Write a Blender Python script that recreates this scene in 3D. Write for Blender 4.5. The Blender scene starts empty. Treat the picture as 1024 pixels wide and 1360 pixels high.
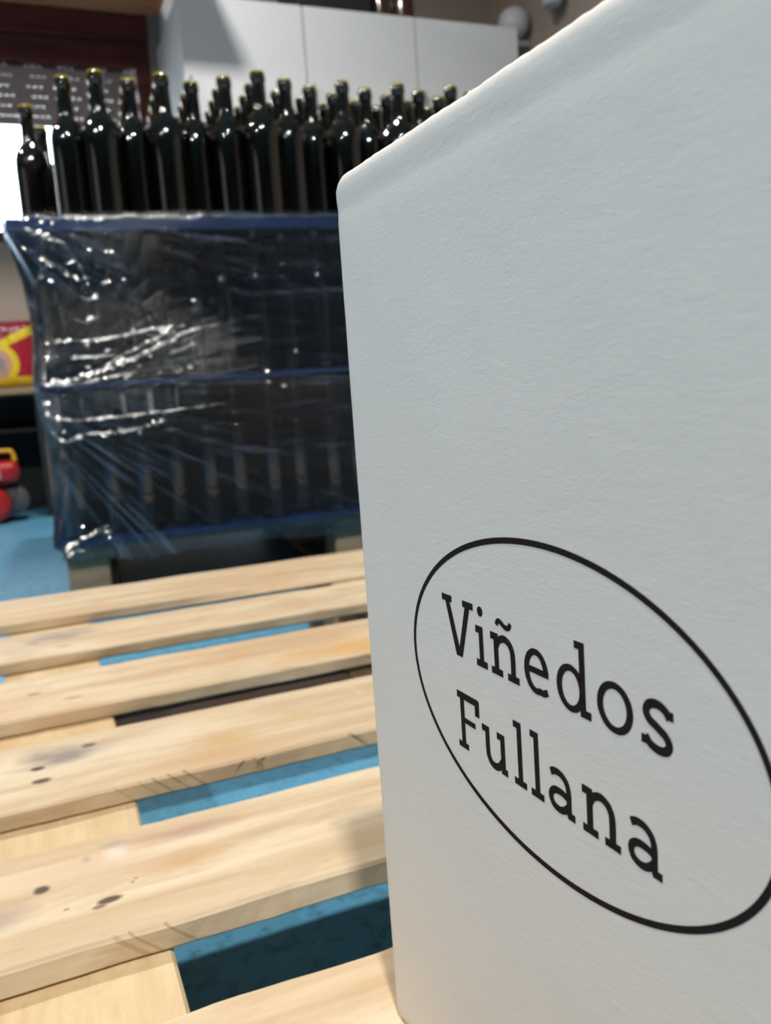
import bpy, bmesh, math, random
from mathutils import Vector, Matrix, noise
random.seed(7)
scene = bpy.context.scene
C = scene.collection

# ------------------------------------------------------------------ camera, world, lights, exposure
CAM_H = 0.405
cam_d = bpy.data.cameras.new('camera')
cam = bpy.data.objects.new('camera', cam_d); C.objects.link(cam)
cam_d.sensor_fit = 'HORIZONTAL'; cam_d.sensor_width = 36.0
cam_d.lens = 1123.24 * 36.0 / 1024.0
cam_d.clip_start = 0.02; cam_d.clip_end = 60
RX = Vector((0.9223, -0.3801, -0.0703)); RY = Vector((-0.1200, -0.1086, -0.9868)); RZ = Vector((0.3675, 0.9185, -0.1458))
RZ.normalize(); RX = (RX - RZ * RX.dot(RZ)).normalized(); RY = RZ.cross(RX)
M = Matrix.Identity(4)
for r in range(3):
    M[r][0] = RX[r]; M[r][1] = -RY[r]; M[r][2] = -RZ[r]
M[2][3] = CAM_H
cam.matrix_world = M
cam_d.dof.use_dof = True; cam_d.dof.focus_distance = 0.262; cam_d.dof.aperture_fstop = cam_d.lens / 1.70
cam_d.dof.aperture_blades = 0
scene.camera = cam

w = bpy.data.worlds.new('world'); scene.world = w; w.use_nodes = True
w.node_tree.nodes['Background'].inputs[0].default_value = (0.86, 0.93, 1.0, 1)
w.node_tree.nodes['Background'].inputs[1].default_value = 9.0

def area_light(name, loc, target, sx, sy, power, col, spread=180):
    l = bpy.data.lights.new(name, 'AREA'); l.shape = 'RECTANGLE'; l.size = sx; l.size_y = sy
    l.energy = power; l.color = col; l.spread = math.radians(spread)
    o = bpy.data.objects.new(name, l); C.objects.link(o); o.location = loc
    o.rotation_euler = (Vector(target) - Vector(loc)).to_track_quat('-Z', 'Y').to_euler()
    return o
# bare ceiling lamps in two rows over the storeroom, the last one added
area_light('ceiling_lamp_light', (-0.10, -0.80, 2.68), (-0.10, -0.80, 0), 0.11, 0.11, 68, (1.0, 0.95, 0.87))
area_light('ceiling_lamp_light', (0.445, 2.13, 2.68), (0.445, 2.13, 0), 0.11, 0.11, 37, (1.0, 0.95, 0.88))
area_light('ceiling_lamp_light', (-2.10, -0.80, 2.68), (-2.10, -0.80, 0), 0.11, 0.11, 37, (1.0, 0.95, 0.88))
area_light('ceiling_lamp_light', (-1.70, 2.13, 2.68), (-1.70, 2.13, 0), 0.11, 0.11, 50, (1.0, 0.95, 0.88))  # added lamp, brightens the far left floor and the film corner
# added fill light before the closed left wall, brightens the carton face
area_light('left_fill_light', (-4.93, 0.0, 1.25), (0, 0.0, 1.2), 2.2, 2.3, 7, (0.92, 0.97, 1.0))

vs = scene.view_settings
scene.display_settings.display_device = 'sRGB'
vs.view_transform = 'Standard'; vs.look = 'None'; vs.gamma = 1.0; vs.use_curve_mapping = False
vs.exposure = 0.06
scene.cycles.use_denoising = True
scene.cycles.transparent_max_bounces = 24
scene.cycles.max_bounces = 10
scene.cycles.caustics_reflective = False; scene.cycles.caustics_refractive = False
scene.cycles.sample_clamp_indirect = 6.0

# ------------------------------------------------------------------ helpers
def link(name, me, mat, parent=None, loc=None, rot=None):
    o = bpy.data.objects.new(name, me); C.objects.link(o)
    if mat is not None and not me.materials: me.materials.append(mat)
    if parent is not None: o.parent = parent
    if loc is not None: o.location = loc
    if rot is not None: o.rotation_euler = rot
    return o
def tag(o, label=None, cat=None, group=None, kind=None):
    if label: o['label'] = label
    if cat: o['category'] = cat
    if group: o['group'] = group
    if kind: o['kind'] = kind
    return o
def empty(name, loc, rz=0.0):
    o = bpy.data.objects.new(name, None); C.objects.link(o)
    o.location = loc; o.rotation_euler = (0, 0, rz); o.empty_display_size = 0.05
    return o
def mesh_from_bm(bm, name, smooth=False):
    bmesh.ops.recalc_face_normals(bm, faces=bm.faces)
    me = bpy.data.meshes.new(name); bm.to_mesh(me); bm.free()
    if smooth:
        for p in me.polygons: p.use_smooth = True
    return me
def add_box(bm, lo, hi):
    x0, y0, z0 = lo; x1, y1, z1 = hi
    v = [bm.verts.new(p) for p in ((x0,y0,z0),(x1,y0,z0),(x1,y1,z0),(x0,y1,z0),(x0,y0,z1),(x1,y0,z1),(x1,y1,z1),(x0,y1,z1))]
    for f in ((0,3,2,1),(4,5,6,7),(0,1,5,4),(1,2,6,5),(2,3,7,6),(3,0,4,7)): bm.faces.new([v[i] for i in f])
    return v
def bevel_all(bm, r, seg=2):
    bmesh.ops.bevel(bm, geom=bm.edges[:], offset=r, segments=seg, affect='EDGES', profile=0.5)
def box_mesh(name, lo, hi, bev=0.0, seg=2):
    bm = bmesh.new(); add_box(bm, lo, hi)
    if bev: bevel_all(bm, bev, seg)
    return mesh_from_bm(bm, name)
def boxes_mesh(name, L, bev=0.0):
    bm = bmesh.new()
    for lo, hi in L: add_box(bm, lo, hi)
    if bev: bevel_all(bm, bev, 1)
    return mesh_from_bm(bm, name)
def lathe_mesh(name, prof, seg=28, smooth=True, cap0=True, cap1=False):
    bm = bmesh.new(); rings = []
    for r, z in prof:
        rings.append([bm.verts.new((r*math.cos(2*math.pi*k/seg), r*math.sin(2*math.pi*k/seg), z)) for k in range(seg)])
    for a, b in zip(rings, rings[1:]):
        for k in range(seg): bm.faces.new((a[k], a[(k+1) % seg], b[(k+1) % seg], b[k]))
    if cap0: bm.faces.new(rings[0][::-1])
    if cap1: bm.faces.new(rings[-1])
    return mesh_from_bm(bm, name, smooth)
def tube_mesh(name, pts, rad, seg=8, closed=False):
    bm = bmesh.new(); pts = [Vector(p) for p in pts]; rings = []; n = len(pts)
    for i, p in enumerate(pts):
        t = (pts[min(i+1, n-1)] - pts[max(i-1, 0)]).normalized()
        a = Vector((0, 0, 1)) if abs(t.z) < 0.9 else Vector((0, 1, 0))
        s = t.cross(a).normalized(); u = s.cross(t)
        r = rad(i) if callable(rad) else rad
        rings.append([bm.verts.new(p + (s*math.cos(2*math.pi*k/seg) + u*math.sin(2*math.pi*k/seg))*r) for k in range(seg)])
    for a, b in zip(rings, rings[1:]):
        for k in range(seg): bm.faces.new((a[k], a[(k+1) % seg], b[(k+1) % seg], b[k]))
    bm.faces.new(rings[0][::-1]); bm.faces.new(rings[-1])
    return mesh_from_bm(bm, name, True)
def smoothpath(pts, n=8):
    P = [Vector(p) for p in pts]; P = [2*P[0]-P[1]] + P + [2*P[-1]-P[-2]]; out = []
    for i in range(1, len(P)-2):
        for k in range(n):
            t = k/n; a, b, c, d = P[i-1:i+3]
            out.append(0.5*((2*b) + (c-a)*t + (2*a-5*b+4*c-d)*t*t + (3*b-a-3*c+d)*t**3))
    out.append(P[-2]); return out

# ------------------------------------------------------------------ materials
class NT:
    def __init__(s, name):
        s.m = bpy.data.materials.new(name); s.m.use_nodes = True; s.t = s.m.node_tree; s.t.nodes.clear()
        s.out = s.n('ShaderNodeOutputMaterial')
    def n(s, ty, **kw):
        nd = s.t.nodes.new(ty)
        for k, v in kw.items(): setattr(nd, k, v)
        return nd
    def L(s, a, b): s.t.links.new(a, b)
    def surf(s, sock): s.L(sock, s.out.inputs[0])
    def coords(s, scale=(1,1,1), kind='Object', loc=(0,0,0), rot=(0,0,0)):
        tc = s.n('ShaderNodeTexCoord'); mp = s.n('ShaderNodeMapping')
        mp.inputs['Scale'].default_value = scale; mp.inputs['Location'].default_value = loc; mp.inputs['Rotation'].default_value = rot
        s.L(tc.outputs[kind], mp.inputs[0]); return mp.outputs[0]
    def noise(s, vec, scale, detail=4, rough=0.55, dist=0.0):
        nd = s.n('ShaderNodeTexNoise'); nd.inputs['Scale'].default_value = scale; nd.inputs['Detail'].default_value = detail
        nd.inputs['Roughness'].default_value = rough; nd.inputs['Distortion'].default_value = dist
        s.L(vec, nd.inputs['Vector']); return nd.outputs['Fac']
    def ramp(s, fac, stops, interp='LINEAR'):
        r = s.n('ShaderNodeValToRGB'); r.color_ramp.interpolation = interp; e = r.color_ramp.elements
        while len(e) > 1: e.remove(e[-1])
        for i, (p, c) in enumerate(stops):
            el = e[0] if i == 0 else e.new(p)
            el.position = p; el.color = (*c, 1) if not isinstance(c, (int, float)) else (c, c, c, 1)
        s.L(fac, r.inputs[0]); return r.outputs[0]
    def math(s, op, a, b=None, clamp=False):
        m = s.n('ShaderNodeMath', operation=op); m.use_clamp = clamp
        for i, v in enumerate((a, b)):
            if v is None: continue
            if isinstance(v, (int, float)): m.inputs[i].default_value = v
            else: s.L(v, m.inputs[i])
        return m.outputs[0]
    def mix(s, fac, a, b, mode='MIX'):
        m = s.n('ShaderNodeMix', data_type='RGBA', blend_type=mode)
        for i, v in ((0, fac), (6, a), (7, b)):
            if isinstance(v, (int, float)): m.inputs[i].default_value = v
            elif isinstance(v, tuple): m.inputs[i].default_value = (*v, 1)
            else: s.L(v, m.inputs[i])
        return m.outputs[2]
    def mixsh(s, fac, a, b):
        m = s.n('ShaderNodeMixShader')
        if isinstance(fac, (int, float)): m.inputs[0].default_value = fac
        else: s.L(fac, m.inputs[0])
        s.L(a, m.inputs[1]); s.L(b, m.inputs[2]); return m.outputs[0]
    def bump(s, h, strength=0.3, dist=0.001):
        b = s.n('ShaderNodeBump'); b.inputs['Strength'].default_value = strength; b.inputs['Distance'].default_value = dist
        s.L(h, b.inputs['Height']); return b.outputs[0]
    def principled(s, col, rough=0.6, metal=0.0, normal=None, spec=0.5, coat=0.0):
        p = s.n('ShaderNodeBsdfPrincipled')
        for k, v in (('Base Color', col), ('Roughness', rough), ('Metallic', metal), ('Specular IOR Level', spec), ('Coat Weight', coat)):
            if isinstance(v, (int, float)): p.inputs[k].default_value = v
            elif isinstance(v, tuple): p.inputs[k].default_value = (*v, 1)
            else: s.L(v, p.inputs[k])
        if normal is not None: s.L(normal, p.inputs['Normal'])
        return p.outputs[0]
def simple(name, col, rough=0.6, metal=0.0, nscale=30, var=0.12, spec=0.5, coat=0.0):
    t = NT(name); v = t.coords(); f = t.noise(v, nscale, 3)
    c = t.mix(f, tuple(x*(1-var) for x in col), tuple(min(1, x*(1+var)) for x in col))
    t.surf(t.principled(c, rough, metal, None, spec, coat)); return t.m

def wood_mat(name, light, dark, knots=(), stains=(), seed=0.0, grain=1.0):
    """pine: long fibres along local X, growth-ring streaks; knots/stains are (x, y, rx, ry, colour, strength) spots on the board"""
    t = NT(name)
    v1 = t.coords((2.2, 34, 34), loc=(seed, seed*1.7, seed*.3))
    v2 = t.coords((9, 240, 240), loc=(seed*2, seed, 0))
    v3 = t.coords((4, 9, 9), loc=(seed, 0, seed))
    g1 = t.noise(v1, 1.0, 5, 0.6, 0.6); g2 = t.noise(v2, 1.0, 3, 0.6); g3 = t.noise(v3, 1.0, 3)
    c = t.ramp(g1, [(0.30, dark), (0.47, tuple(0.35*a+0.65*b for a, b in zip(dark, light))), (0.58, light), (0.8, tuple(min(1, x*1.08) for x in light))])
    c = t.mix(t.math('MULTIPLY', g2, 0.42*grain), c, dark)
    warm = t.ramp(g3, [(0.45, 0.0), (0.70, 0.60)])
    c = t.mix(warm, c, (dark[0]*1.05, dark[1]*0.88, dark[2]*0.72))
    tc = t.n('ShaderNodeTexCoord'); sep = t.n('ShaderNodeSeparateXYZ'); t.L(tc.outputs['Object'], sep.inputs[0])
    wob = t.noise(t.coords((40, 90, 90), loc=(seed, 3, 1)), 1.0, 3)
    for (x, y, rx, ry, col, st) in list(stains)+list(knots):
        isk = (x, y, rx, ry, col, st) in knots
        if isk: rx, ry = rx*1.0, ry*0.68
        if isk and y == 0.0:      # slanting saw tears along the front arris
            rx, st = rx*0.6, st*0.6
            dx = t.math('DIVIDE', t.math('SUBTRACT', t.math('ADD', sep.outputs[0], t.math('MULTIPLY', t.math('SUBTRACT', sep.outputs[2], 0.149), 1.1)), x), rx)
        else: dx = t.math('DIVIDE', t.math('SUBTRACT', sep.outputs[0], x), rx)
        dy = t.math('DIVIDE', t.math('SUBTRACT', sep.outputs[1], y), ry)
        d = t.math('SQRT', t.math('ADD', t.math('MULTIPLY', dx, dx), t.math('MULTIPLY', dy, dy)))
        d = t.math('ADD', d, t.math('MULTIPLY', t.math('SUBTRACT', wob, 0.5), 1.3))
        soft = 0.45 if isk else 0.85
        k = t.ramp(d, [(max(0.0, 1-soft), st), (1.0, 0.0)])
        c = t.mix(k, c, col)
    mo = t.noise(t.coords((9, 26, 26), loc=(seed*3, 2, 5)), 1.0, 6, 0.7, 1.0)
    c = t.mix(t.ramp(mo, [(0.50, 0.0), (0.70, 0.60)]), c, (dark[0]*0.98, dark[1]*0.90, dark[2]*0.95))
    c = t.mix(t.ramp(mo, [(0.28, 0.35), (0.42, 0.0)]), c, (light[0]*1.05, light[1]*1.08, light[2]*1.14))
    fl = t.noise(t.coords((60, 260, 260), loc=(seed, 1, 2)), 1.0, 2, 0.5)
    c = t.mix(t.ramp(fl, [(0.68, 0.0), (0.80, 0.35)]), c, (dark[0]*0.6, dark[1]*0.55, dark[2]*0.5))
    b = t.bump(t.math('ADD', t.math('MULTIPLY', g1, 0.6), t.math('MULTIPLY', g2, 0.5)), 0.35, 0.0012)
    t.surf(t.principled(c, 0.62, 0, b, 0.3)); return t.m
LIGHT = (0.72, 0.61, 0.445); DARK = (0.48, 0.345, 0.205)

# floor: blue painted concrete
t = NT('blue_floor_paint'); v = t.coords()
n1 = t.noise(v, 2.2, 5, 0.6); n2 = t.noise(v, 55, 5, 0.75); n3 = t.noise(v, 9, 4)
c = t.ramp(n1, [(0.3, (0.085, 0.29, 0.48)), (0.7, (0.13, 0.40, 0.60))])
c = t.mix(t.ramp(n2, [(0.50, 0.0), (0.66, 0.75)]), c, (0.035, 0.13, 0.21))
c = t.mix(t.ramp(n3, [(0.62, 0.0), (0.72, 0.35)]), c, (0.20, 0.27, 0.28))
t.surf(t.principled(c, t.ramp(n2, [(0.3, 0.30), (0.8, 0.6)]), 0, t.bump(n2, 0.3, 0.002))); M_FLOOR = t.m
# plaster
def plaster(name, a, b):
    t = NT(name); v = t.coords(); n1 = t.noise(v, 1.5, 5); n2 = t.noise(v, 120, 3)
    c = t.mix(n1, a, b); t.surf(t.principled(c, 0.9, 0, t.bump(n2, 0.15, 0.002), 0.2)); return t.m
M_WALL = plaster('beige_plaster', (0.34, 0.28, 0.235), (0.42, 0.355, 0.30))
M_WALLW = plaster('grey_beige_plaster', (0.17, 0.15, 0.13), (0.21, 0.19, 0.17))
M_CEIL = plaster('ceiling_paint', (0.44, 0.42, 0.39), (0.50, 0.48, 0.45))
M_RED = wood_mat('dark_red_timber', (0.17, 0.042, 0.036), (0.10, 0.025, 0.022), seed=3)
M_ORANGE = wood_mat('varnished_orange_timber', (0.90, 0.40, 0.19), (0.70, 0.28, 0.12), seed=5)
M_WHITE = simple('white_laminate', (0.72, 0.74, 0.76), 0.45, nscale=3, var=0.02)
M_GREY = simple('grey_plastic', (0.36, 0.36, 0.37), 0.5)
M_TRIMW = simple('white_painted_trim', (0.66, 0.66, 0.70), 0.5, nscale=4, var=0.04)
M_SLAT = simple('grey_brown_shutter_slat', (0.30, 0.23, 0.225), 0.45, nscale=8, var=0.08)
M_BLACK = simple('black_plastic', (0.012, 0.012, 0.014), 0.5)
M_YEL = simple('yellow_plastic', (0.72, 0.42, 0.02), 0.4)
M_REDP = simple('red_plastic', (0.42, 0.012, 0.014), 0.35, coat=0.3)
M_INK = simple('dark_plum_ink', (0.016, 0.010, 0.012), 0.85, nscale=200, var=0.15, spec=0.12)
M_SHEET = simple('blue_plastic_sheet', (0.030, 0.085, 0.25), 0.5, nscale=12, var=0.15)
M_BROWN = simple('brown_glazed_ceramic', (0.06, 0.025, 0.012), 0.15, nscale=10, var=0.2, coat=0.5)
M_LEAF = simple('green_leaf', (0.07, 0.20, 0.04), 0.5)
M_CERW = simple('white_ceramic', (0.75, 0.74, 0.70), 0.3, nscale=5, var=0.03)
M_BENCH = wood_mat('bench_timber', (0.40, 0.30, 0.20), (0.26, 0.18, 0.11), seed=9)

# bottle glass: very dark amber, thin wall
t = NT('dark_amber_glass')
tr = t.n('ShaderNodeBsdfTransparent'); tr.inputs[0].default_value = (0.075, 0.046, 0.022, 1)
di = t.principled((0.004, 0.0035, 0.003), 0.05)
gl = t.n('ShaderNodeBsdfGlossy'); gl.inputs['Roughness'].default_value = 0.045; gl.inputs[0].default_value = (1, 1, 1, 1)
fr = t.n('ShaderNodeFresnel'); fr.inputs[0].default_value = 1.68
t.surf(t.mixsh(fr.outputs[0], t.mixsh(0.55, tr.outputs[0], di), gl.outputs[0])); M_GLASS = t.m
t = NT('amber_glass_rim')
tl = t.n('ShaderNodeBsdfTranslucent'); tl.inputs[0].default_value = (0.95, 0.86, 0.04, 1)
gl = t.n('ShaderNodeBsdfGlossy'); gl.inputs['Roughness'].default_value = 0.1
df = t.n('ShaderNodeBsdfDiffuse'); df.inputs[0].default_value = (0.05, 0.04, 0.01, 1)
t.surf(t.mixsh(0.08, t.mixsh(0.8, df.outputs[0], tl.outputs[0]), gl.outputs[0])); M_RIM = t.m
# clear window pane
t = NT('window_glass')
tr = t.n('ShaderNodeBsdfTransparent'); tr.inputs[0].default_value = (0.95, 0.97, 0.97, 1)
gl = t.n('ShaderNodeBsdfGlossy'); gl.inputs['Roughness'].default_value = 0.02
fr = t.n('ShaderNodeFresnel'); fr.inputs[0].default_value = 1.45
t.surf(t.mixsh(fr.outputs[0], tr.outputs[0], gl.outputs[0])); M_PANE = t.m
# stretch film: clear, glossy, streaky haze where layers overlap
t = NT('stretch_film')
tc = t.n('ShaderNodeTexCoord'); sep = t.n('ShaderNodeSeparateXYZ'); t.L(tc.outputs['Object'], sep.inputs[0])
def fan(cu, cz, ka, kr, seed):      # fine tension streaks radiating from a corner of the stack
    du = t.math('ADD', t.math('ABSOLUTE', t.math('SUBTRACT', sep.outputs[0], cu)), t.math('MULTIPLY', sep.outputs[1], 0.6)); dz = t.math('SUBTRACT', sep.outputs[2], cz)
    an = t.math('ARCTAN2', dz, t.math('ADD', du, 0.03)); rr = t.math('SQRT', t.math('ADD', t.math('MULTIPLY', du, du), t.math('MULTIPLY', dz, dz)))
    cb = t.n('ShaderNodeCombineXYZ'); t.L(t.math('MULTIPLY', an, ka), cb.inputs[0]); t.L(t.math('MULTIPLY', rr, kr), cb.inputs[1]); cb.inputs[2].default_value = seed
    return t.noise(cb.outputs[0], 1.0, 5, 0.62, 0.25)
fA = fan(-0.02, 0.76, 26, 4, 1.0); fB = fan(-0.02, 0.445, 34, 4, 5.0); fC = fan(1.25, 0.40, 60, 3, 9.0)
vA = t.coords((2.0, 2.0, 60), rot=(0, math.radians(7), 0)); sA = t.noise(vA, 1.0, 4, 0.65, 0.3)
up = t.ramp(sep.outputs[2], [(0.50, 0.0), (0.66, 1.0)])
far_ = t.ramp(sep.outputs[0], [(0.15, 0.0), (0.5, 1.0)])
hh = t.mix(up, fB, fA); hh = t.mix(t.math('MULTIPLY', far_, 0.7), hh, t.mix(0.5, fC, sA))
sC = t.noise(t.coords((5, 5, 9)), 1.0, 3)
st = t.math('MULTIPLY', t.ramp(hh, [(0.53, 0.0), (0.72, 1.0)]), t.ramp(sC, [(0.35, 0.2), (0.65, 1.0)]))
bmp = t.bump(hh, 0.6, 0.010)
tr = t.n('ShaderNodeBsdfTransparent'); tr.inputs[0].default_value = (0.78, 0.86, 0.97, 1)
df = t.n('ShaderNodeBsdfDiffuse'); df.inputs[0].default_value = (0.40, 0.50, 0.74, 1)  # blue in the haze stands in for the floor's reflection
gl = t.n('ShaderNodeBsdfGlossy'); gl.inputs['Roughness'].default_value = 0.13; gl.inputs[0].default_value = (0.95, 0.97, 1.0, 1)
t.L(bmp, gl.inputs['Normal'])
fr = t.n('ShaderNodeFresnel'); fr.inputs[0].default_value = 1.5; t.L(bmp, fr.inputs['Normal'])
hz = t.math('ADD', t.math('MULTIPLY', far_, 0.02), t.math('MULTIPLY', st, 0.48))
t.surf(t.mixsh(t.math('MULTIPLY', fr.outputs[0], 1.15, True), t.mixsh(hz, tr.outputs[0], df.outputs[0]), gl.outputs[0])); M_FILM = t.m
def fold_mat(name, F, rough):
    t = NT(name)
    tr = t.n('ShaderNodeBsdfTransparent'); tr.inputs[0].default_value = (0.92, 0.95, 0.98, 1)
    df = t.n('ShaderNodeBsdfDiffuse'); df.inputs[0].default_value = (0.70, 0.76, 0.84, 1)
    gl = t.n('ShaderNodeBsdfGlossy'); gl.inputs['Roughness'].default_value = rough
    t.surf(t.mixsh(F, t.mixsh(0.02, tr.outputs[0], df.outputs[0]), gl.outputs[0])); return t.m
M_FOLD = fold_mat('bunched_stretch_film', 0.22, 0.18)
M_GLINT = fold_mat('film_glint_dome', 0.22, 0.11)
# white paper liner of the carton: short fibres, faint corrugation
t = NT('white_kraft_paper')
vF = t.coords((260, 260, 620)); vG = t.coords((60, 60, 110)); vH = t.coords((9, 9, 9))
fF = t.noise(vF, 1.0, 4, 0.6, 0.8); fG = t.noise(vG, 1.0, 4, 0.6, 0.5); fH = t.noise(vH, 1.0, 4)
c = t.mix(fH, (0.675, 0.645, 0.62), (0.73, 0.70, 0.675))
c = t.mix(t.ramp(fF, [(0.62, 0.0), (0.85, 0.25)]), c, (0.55, 0.54, 0.53))
h = t.math('ADD', t.math('MULTIPLY', fF, 0.5), fG)
t.surf(t.principled(c, 0.75, 0, t.bump(h, 0.35, 0.0004), 0.2)); M_PAPER = t.m
M_KRAFT = simple('brown_kraft_edge', (0.45, 0.33, 0.20), 0.85, nscale=80)
M_TAPE = simple('clear_brown_tape', (0.55, 0.44, 0.28), 0.25)

# ------------------------------------------------------------------ the setting
XL, XR, YF, YB, ZC = -5.0, 2.35, -6.0, 4.0, 2.8
o = link('floor', box_mesh('floor', (XL-.1, YF-.1, -0.1), (XR+.1, YB+.3, 0)), M_FLOOR); tag(o, 'blue painted concrete floor under both pallets', kind='structure')
o = link('ceiling', box_mesh('ceiling', (XL-.1, YF-.1, ZC), (XR+.1, YB+.3, ZC+.1)), M_CEIL); tag(o, 'pale plaster ceiling of the storeroom', kind='structure')
WX0, WX1, WZ0, WZ1 = -1.05, 0.645, 1.157, 2.063
o = link('wall_back', boxes_mesh('wall_back', [((XL, YB, 0), (WX0, YB+.22, ZC)), ((WX1, YB, 0), (XR, YB+.22, ZC)), ((WX0, YB, 0), (WX1, YB+.22, WZ0)), ((WX0, YB, WZ1), (WX1, YB+.22, ZC))]), M_WALL)
tag(o, 'taupe plaster back wall with the window', kind='structure')
o = link('wall_right', box_mesh('wall_right', (XR, YF, 0), (XR+.1, YB+.22, ZC)), M_WALL); tag(o, 'beige plaster right wall', kind='structure')
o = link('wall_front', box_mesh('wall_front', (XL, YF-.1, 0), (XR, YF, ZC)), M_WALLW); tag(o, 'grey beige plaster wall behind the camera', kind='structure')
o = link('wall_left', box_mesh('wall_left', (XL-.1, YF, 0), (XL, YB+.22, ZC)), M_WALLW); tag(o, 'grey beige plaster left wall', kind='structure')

# window: dark red shutter box and frame, perforated roller shutter half lowered, bright pane below
win = empty('window_1', (0, YB, 0)); tag(win, 'window with dark red frame and half lowered roller shutter', kind='structure')
link('shutter_box', box_mesh('shutter_box', (WX0, -0.02, 1.955), (WX1, 0.20, 2.062), 0.004), M_RED, win)
link('frame_lintel', box_mesh('frame_lintel', (WX0, 0.0, 1.847), (WX1, 0.20, 1.954), 0.004), M_RED, win)
link('frame_jamb', box_mesh('frame_jamb', (0.582, 0.01, WZ0), (WX1, 0.20, 1.846), 0.003), M_RED, win)
link('frame_jamb', box_mesh('frame_jamb', (WX0, 0.01, WZ0), (WX0+.06, 0.20, 1.846), 0.003), M_RED, win)
link('sill', box_mesh('sill', (WX0, -0.04, WZ0-.03), (WX1, 0.20, WZ0-.001), 0.004), M_RED, win)
link('pane', box_mesh('pane', (WX0+.061, 0.150, WZ0+.001), (0.581, 0.156, 1.845)), M_PANE, win)
SP, nsl = 0.040, 6
bm = bmesh.new(); add_box(bm, (WX0+.062, 0.050, 0), (0.580, 0.062, 0.0355))
x = WX0+.062; k = 0
while x < 0.55:      # tabs between the light slots
    wslot = 0.010; wtab = 0.014 if k % 3 else 0.075
    add_box(bm, (x, 0.053, 0.0355), (min(x+wtab, 0.58), 0.059, 0.0395)); x += wtab+wslot; k += 1
slat = mesh_from_bm(bm, 'slat'); slat.materials.append(M_SLAT)
for i in range(nsl): link('slat', slat, None, win, (-0.017*(i % 2), 0, 1.607+SP*i))

o = link('trim_1', box_mesh('trim_1', (-1.4, 2.80, 2.064), (0.702, YB-.001, 2.090), 0.004), M_ORANGE); tag(o, 'varnished orange timber soffit above the window', kind='structure')
o = link('trim_2', box_mesh('trim_2', (0.700, YB-.05, 0.0), (0.762, YB-.001, 2.3), 0.004), M_TRIMW); tag(o, 'white painted upright beside the window', kind='structure')
o = link('trim_3', box_mesh('trim_3', (1.9, 3.72, 2.46), (XR-.002, 3.86, 2.60), 0.006), M_BROWN); tag(o, 'dark timber beam in the far right corner', kind='structure')

# ------------------------------------------------------------------ white cabinets along the back
CAB = [(0.652, 1.124, 'white tall cabinet nearest the window, soffit shadow across its door'), (1.126, 1.598, 'middle one of the three white tall cabinets, black crate on top'), (1.600, 2.078, 'white tall cabinet nearest the beige corner, farthest from the window')]
for (a, b, lab) in CAB:
    r = empty('tall_cabinet', ((a+b)/2, 3.3, 0)); hw = (b-a)/2
    tag(r, lab, 'cabinet', 'white cabinets along the back wall')
    link('body', box_mesh('body', (-hw, 0.019, 0.0), (hw, 0.55, 1.867), 0.002), M_WHITE, r)
    d_ = link('door', box_mesh('door', (-hw+.0025, 0.0, 0.06), (hw-.0025, 0.018, 1.866), 0.0015), M_WHITE, r)
    link('handle', box_mesh('handle', (-hw+.012, -0.022, 1.44), (-hw+.024, -0.0005, 1.58), 0.003), M_GREY, d_)
cr = empty('crate', (1.30, 3.52, 1.868)); tag(cr, 'black plastic crate on top of the middle white cabinet', 'crate')
bm = bmesh.new()
add_box(bm, (-.16, -.13, 0), (.15, .13, .01))
link('base', mesh_from_bm(bm, 'base'), M_BLACK, cr)
link('side_panel', box_mesh('side_panel', (-.16, -.13, .011), (.15, -.12, .20), .002), M_BLACK, cr)
link('side_panel', box_mesh('side_panel', (-.16, .12, .011), (.15, .13, .20), .002), M_BLACK, cr)
link('end_panel', box_mesh('end_panel', (-.16, -.119, .011), (-.15, .119, .20), .002), M_BLACK, cr)
link('end_panel', box_mesh('end_panel', (.14, -.119, .011), (.15, .119, .20), .002), M_BLACK, cr)
vase = lathe_mesh('jar_body', [(0.030, 0), (0.046, 0.004), (0.048, 0.02), (0.048, 0.20), (0.044, 0.225), (0.026, 0.25), (0.022, 0.29), (0.025, 0.295), (0.025, 0.305)], 24, True, True, True)
vase.materials.append(M_BROWN)
for i, x in enumerate((1.522, 1.622)):
    j = link('stoneware_bottle', vase, None, None, (x, 3.46, 1.868))
    tag(j, ('glossy brown stoneware bottle beside the black crate', 'glossy brown stoneware bottle farther from the black crate')[i], 'bottle', 'brown bottles on the cabinets')
# small things on the right wall
pp = empty('wall_planter', (XR-.075, 3.33, 1.985)); tag(pp, 'small leafy green plant in a pale pot hung on the right wall', 'plant')
link('pot', lathe_mesh('pot', [(0.035, 0), (0.040, 0.004), (0.055, 0.07), (0.058, 0.07), (0.058, 0.08), (0.050, 0.08), (0.048, 0.065), (0.002, 0.064)], 20), M_TRIMW, pp)
link('bracket', box_mesh('bracket', (.045, -.010, .03), (.0745, .010, .05), .002), M_GREY, pp)
lm = bmesh.new(); vs_ = [lm.verts.new(p) for p in ((0,0,0),(.018,.03,.012),(.022,.065,.010),(0,.11,-.012),(-.022,.065,.010),(-.018,.03,.012),(0,.06,.020))]
for f in ((0,1,6),(1,2,6),(2,3,6),(3,4,6),(4,5,6),(5,0,6)): lm.faces.new([vs_[i] for i in f])
leaf = mesh_from_bm(lm, 'leaf', True); leaf.materials.append(M_LEAF)
for i in range(14):
    l = link('leaf', leaf, None, pp, (random.uniform(-.015,.015), random.uniform(-.015,.015), .068), (random.uniform(.2, 1.2), 0, i*2.4)); l.scale = (1, random.uniform(.7, 1.1), 1)
sk = empty('wall_lamp', (XR, 3.63, 2.03)); tag(sk, 'white frosted globe lamp on the right wall by the corner', 'lamp')
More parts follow.
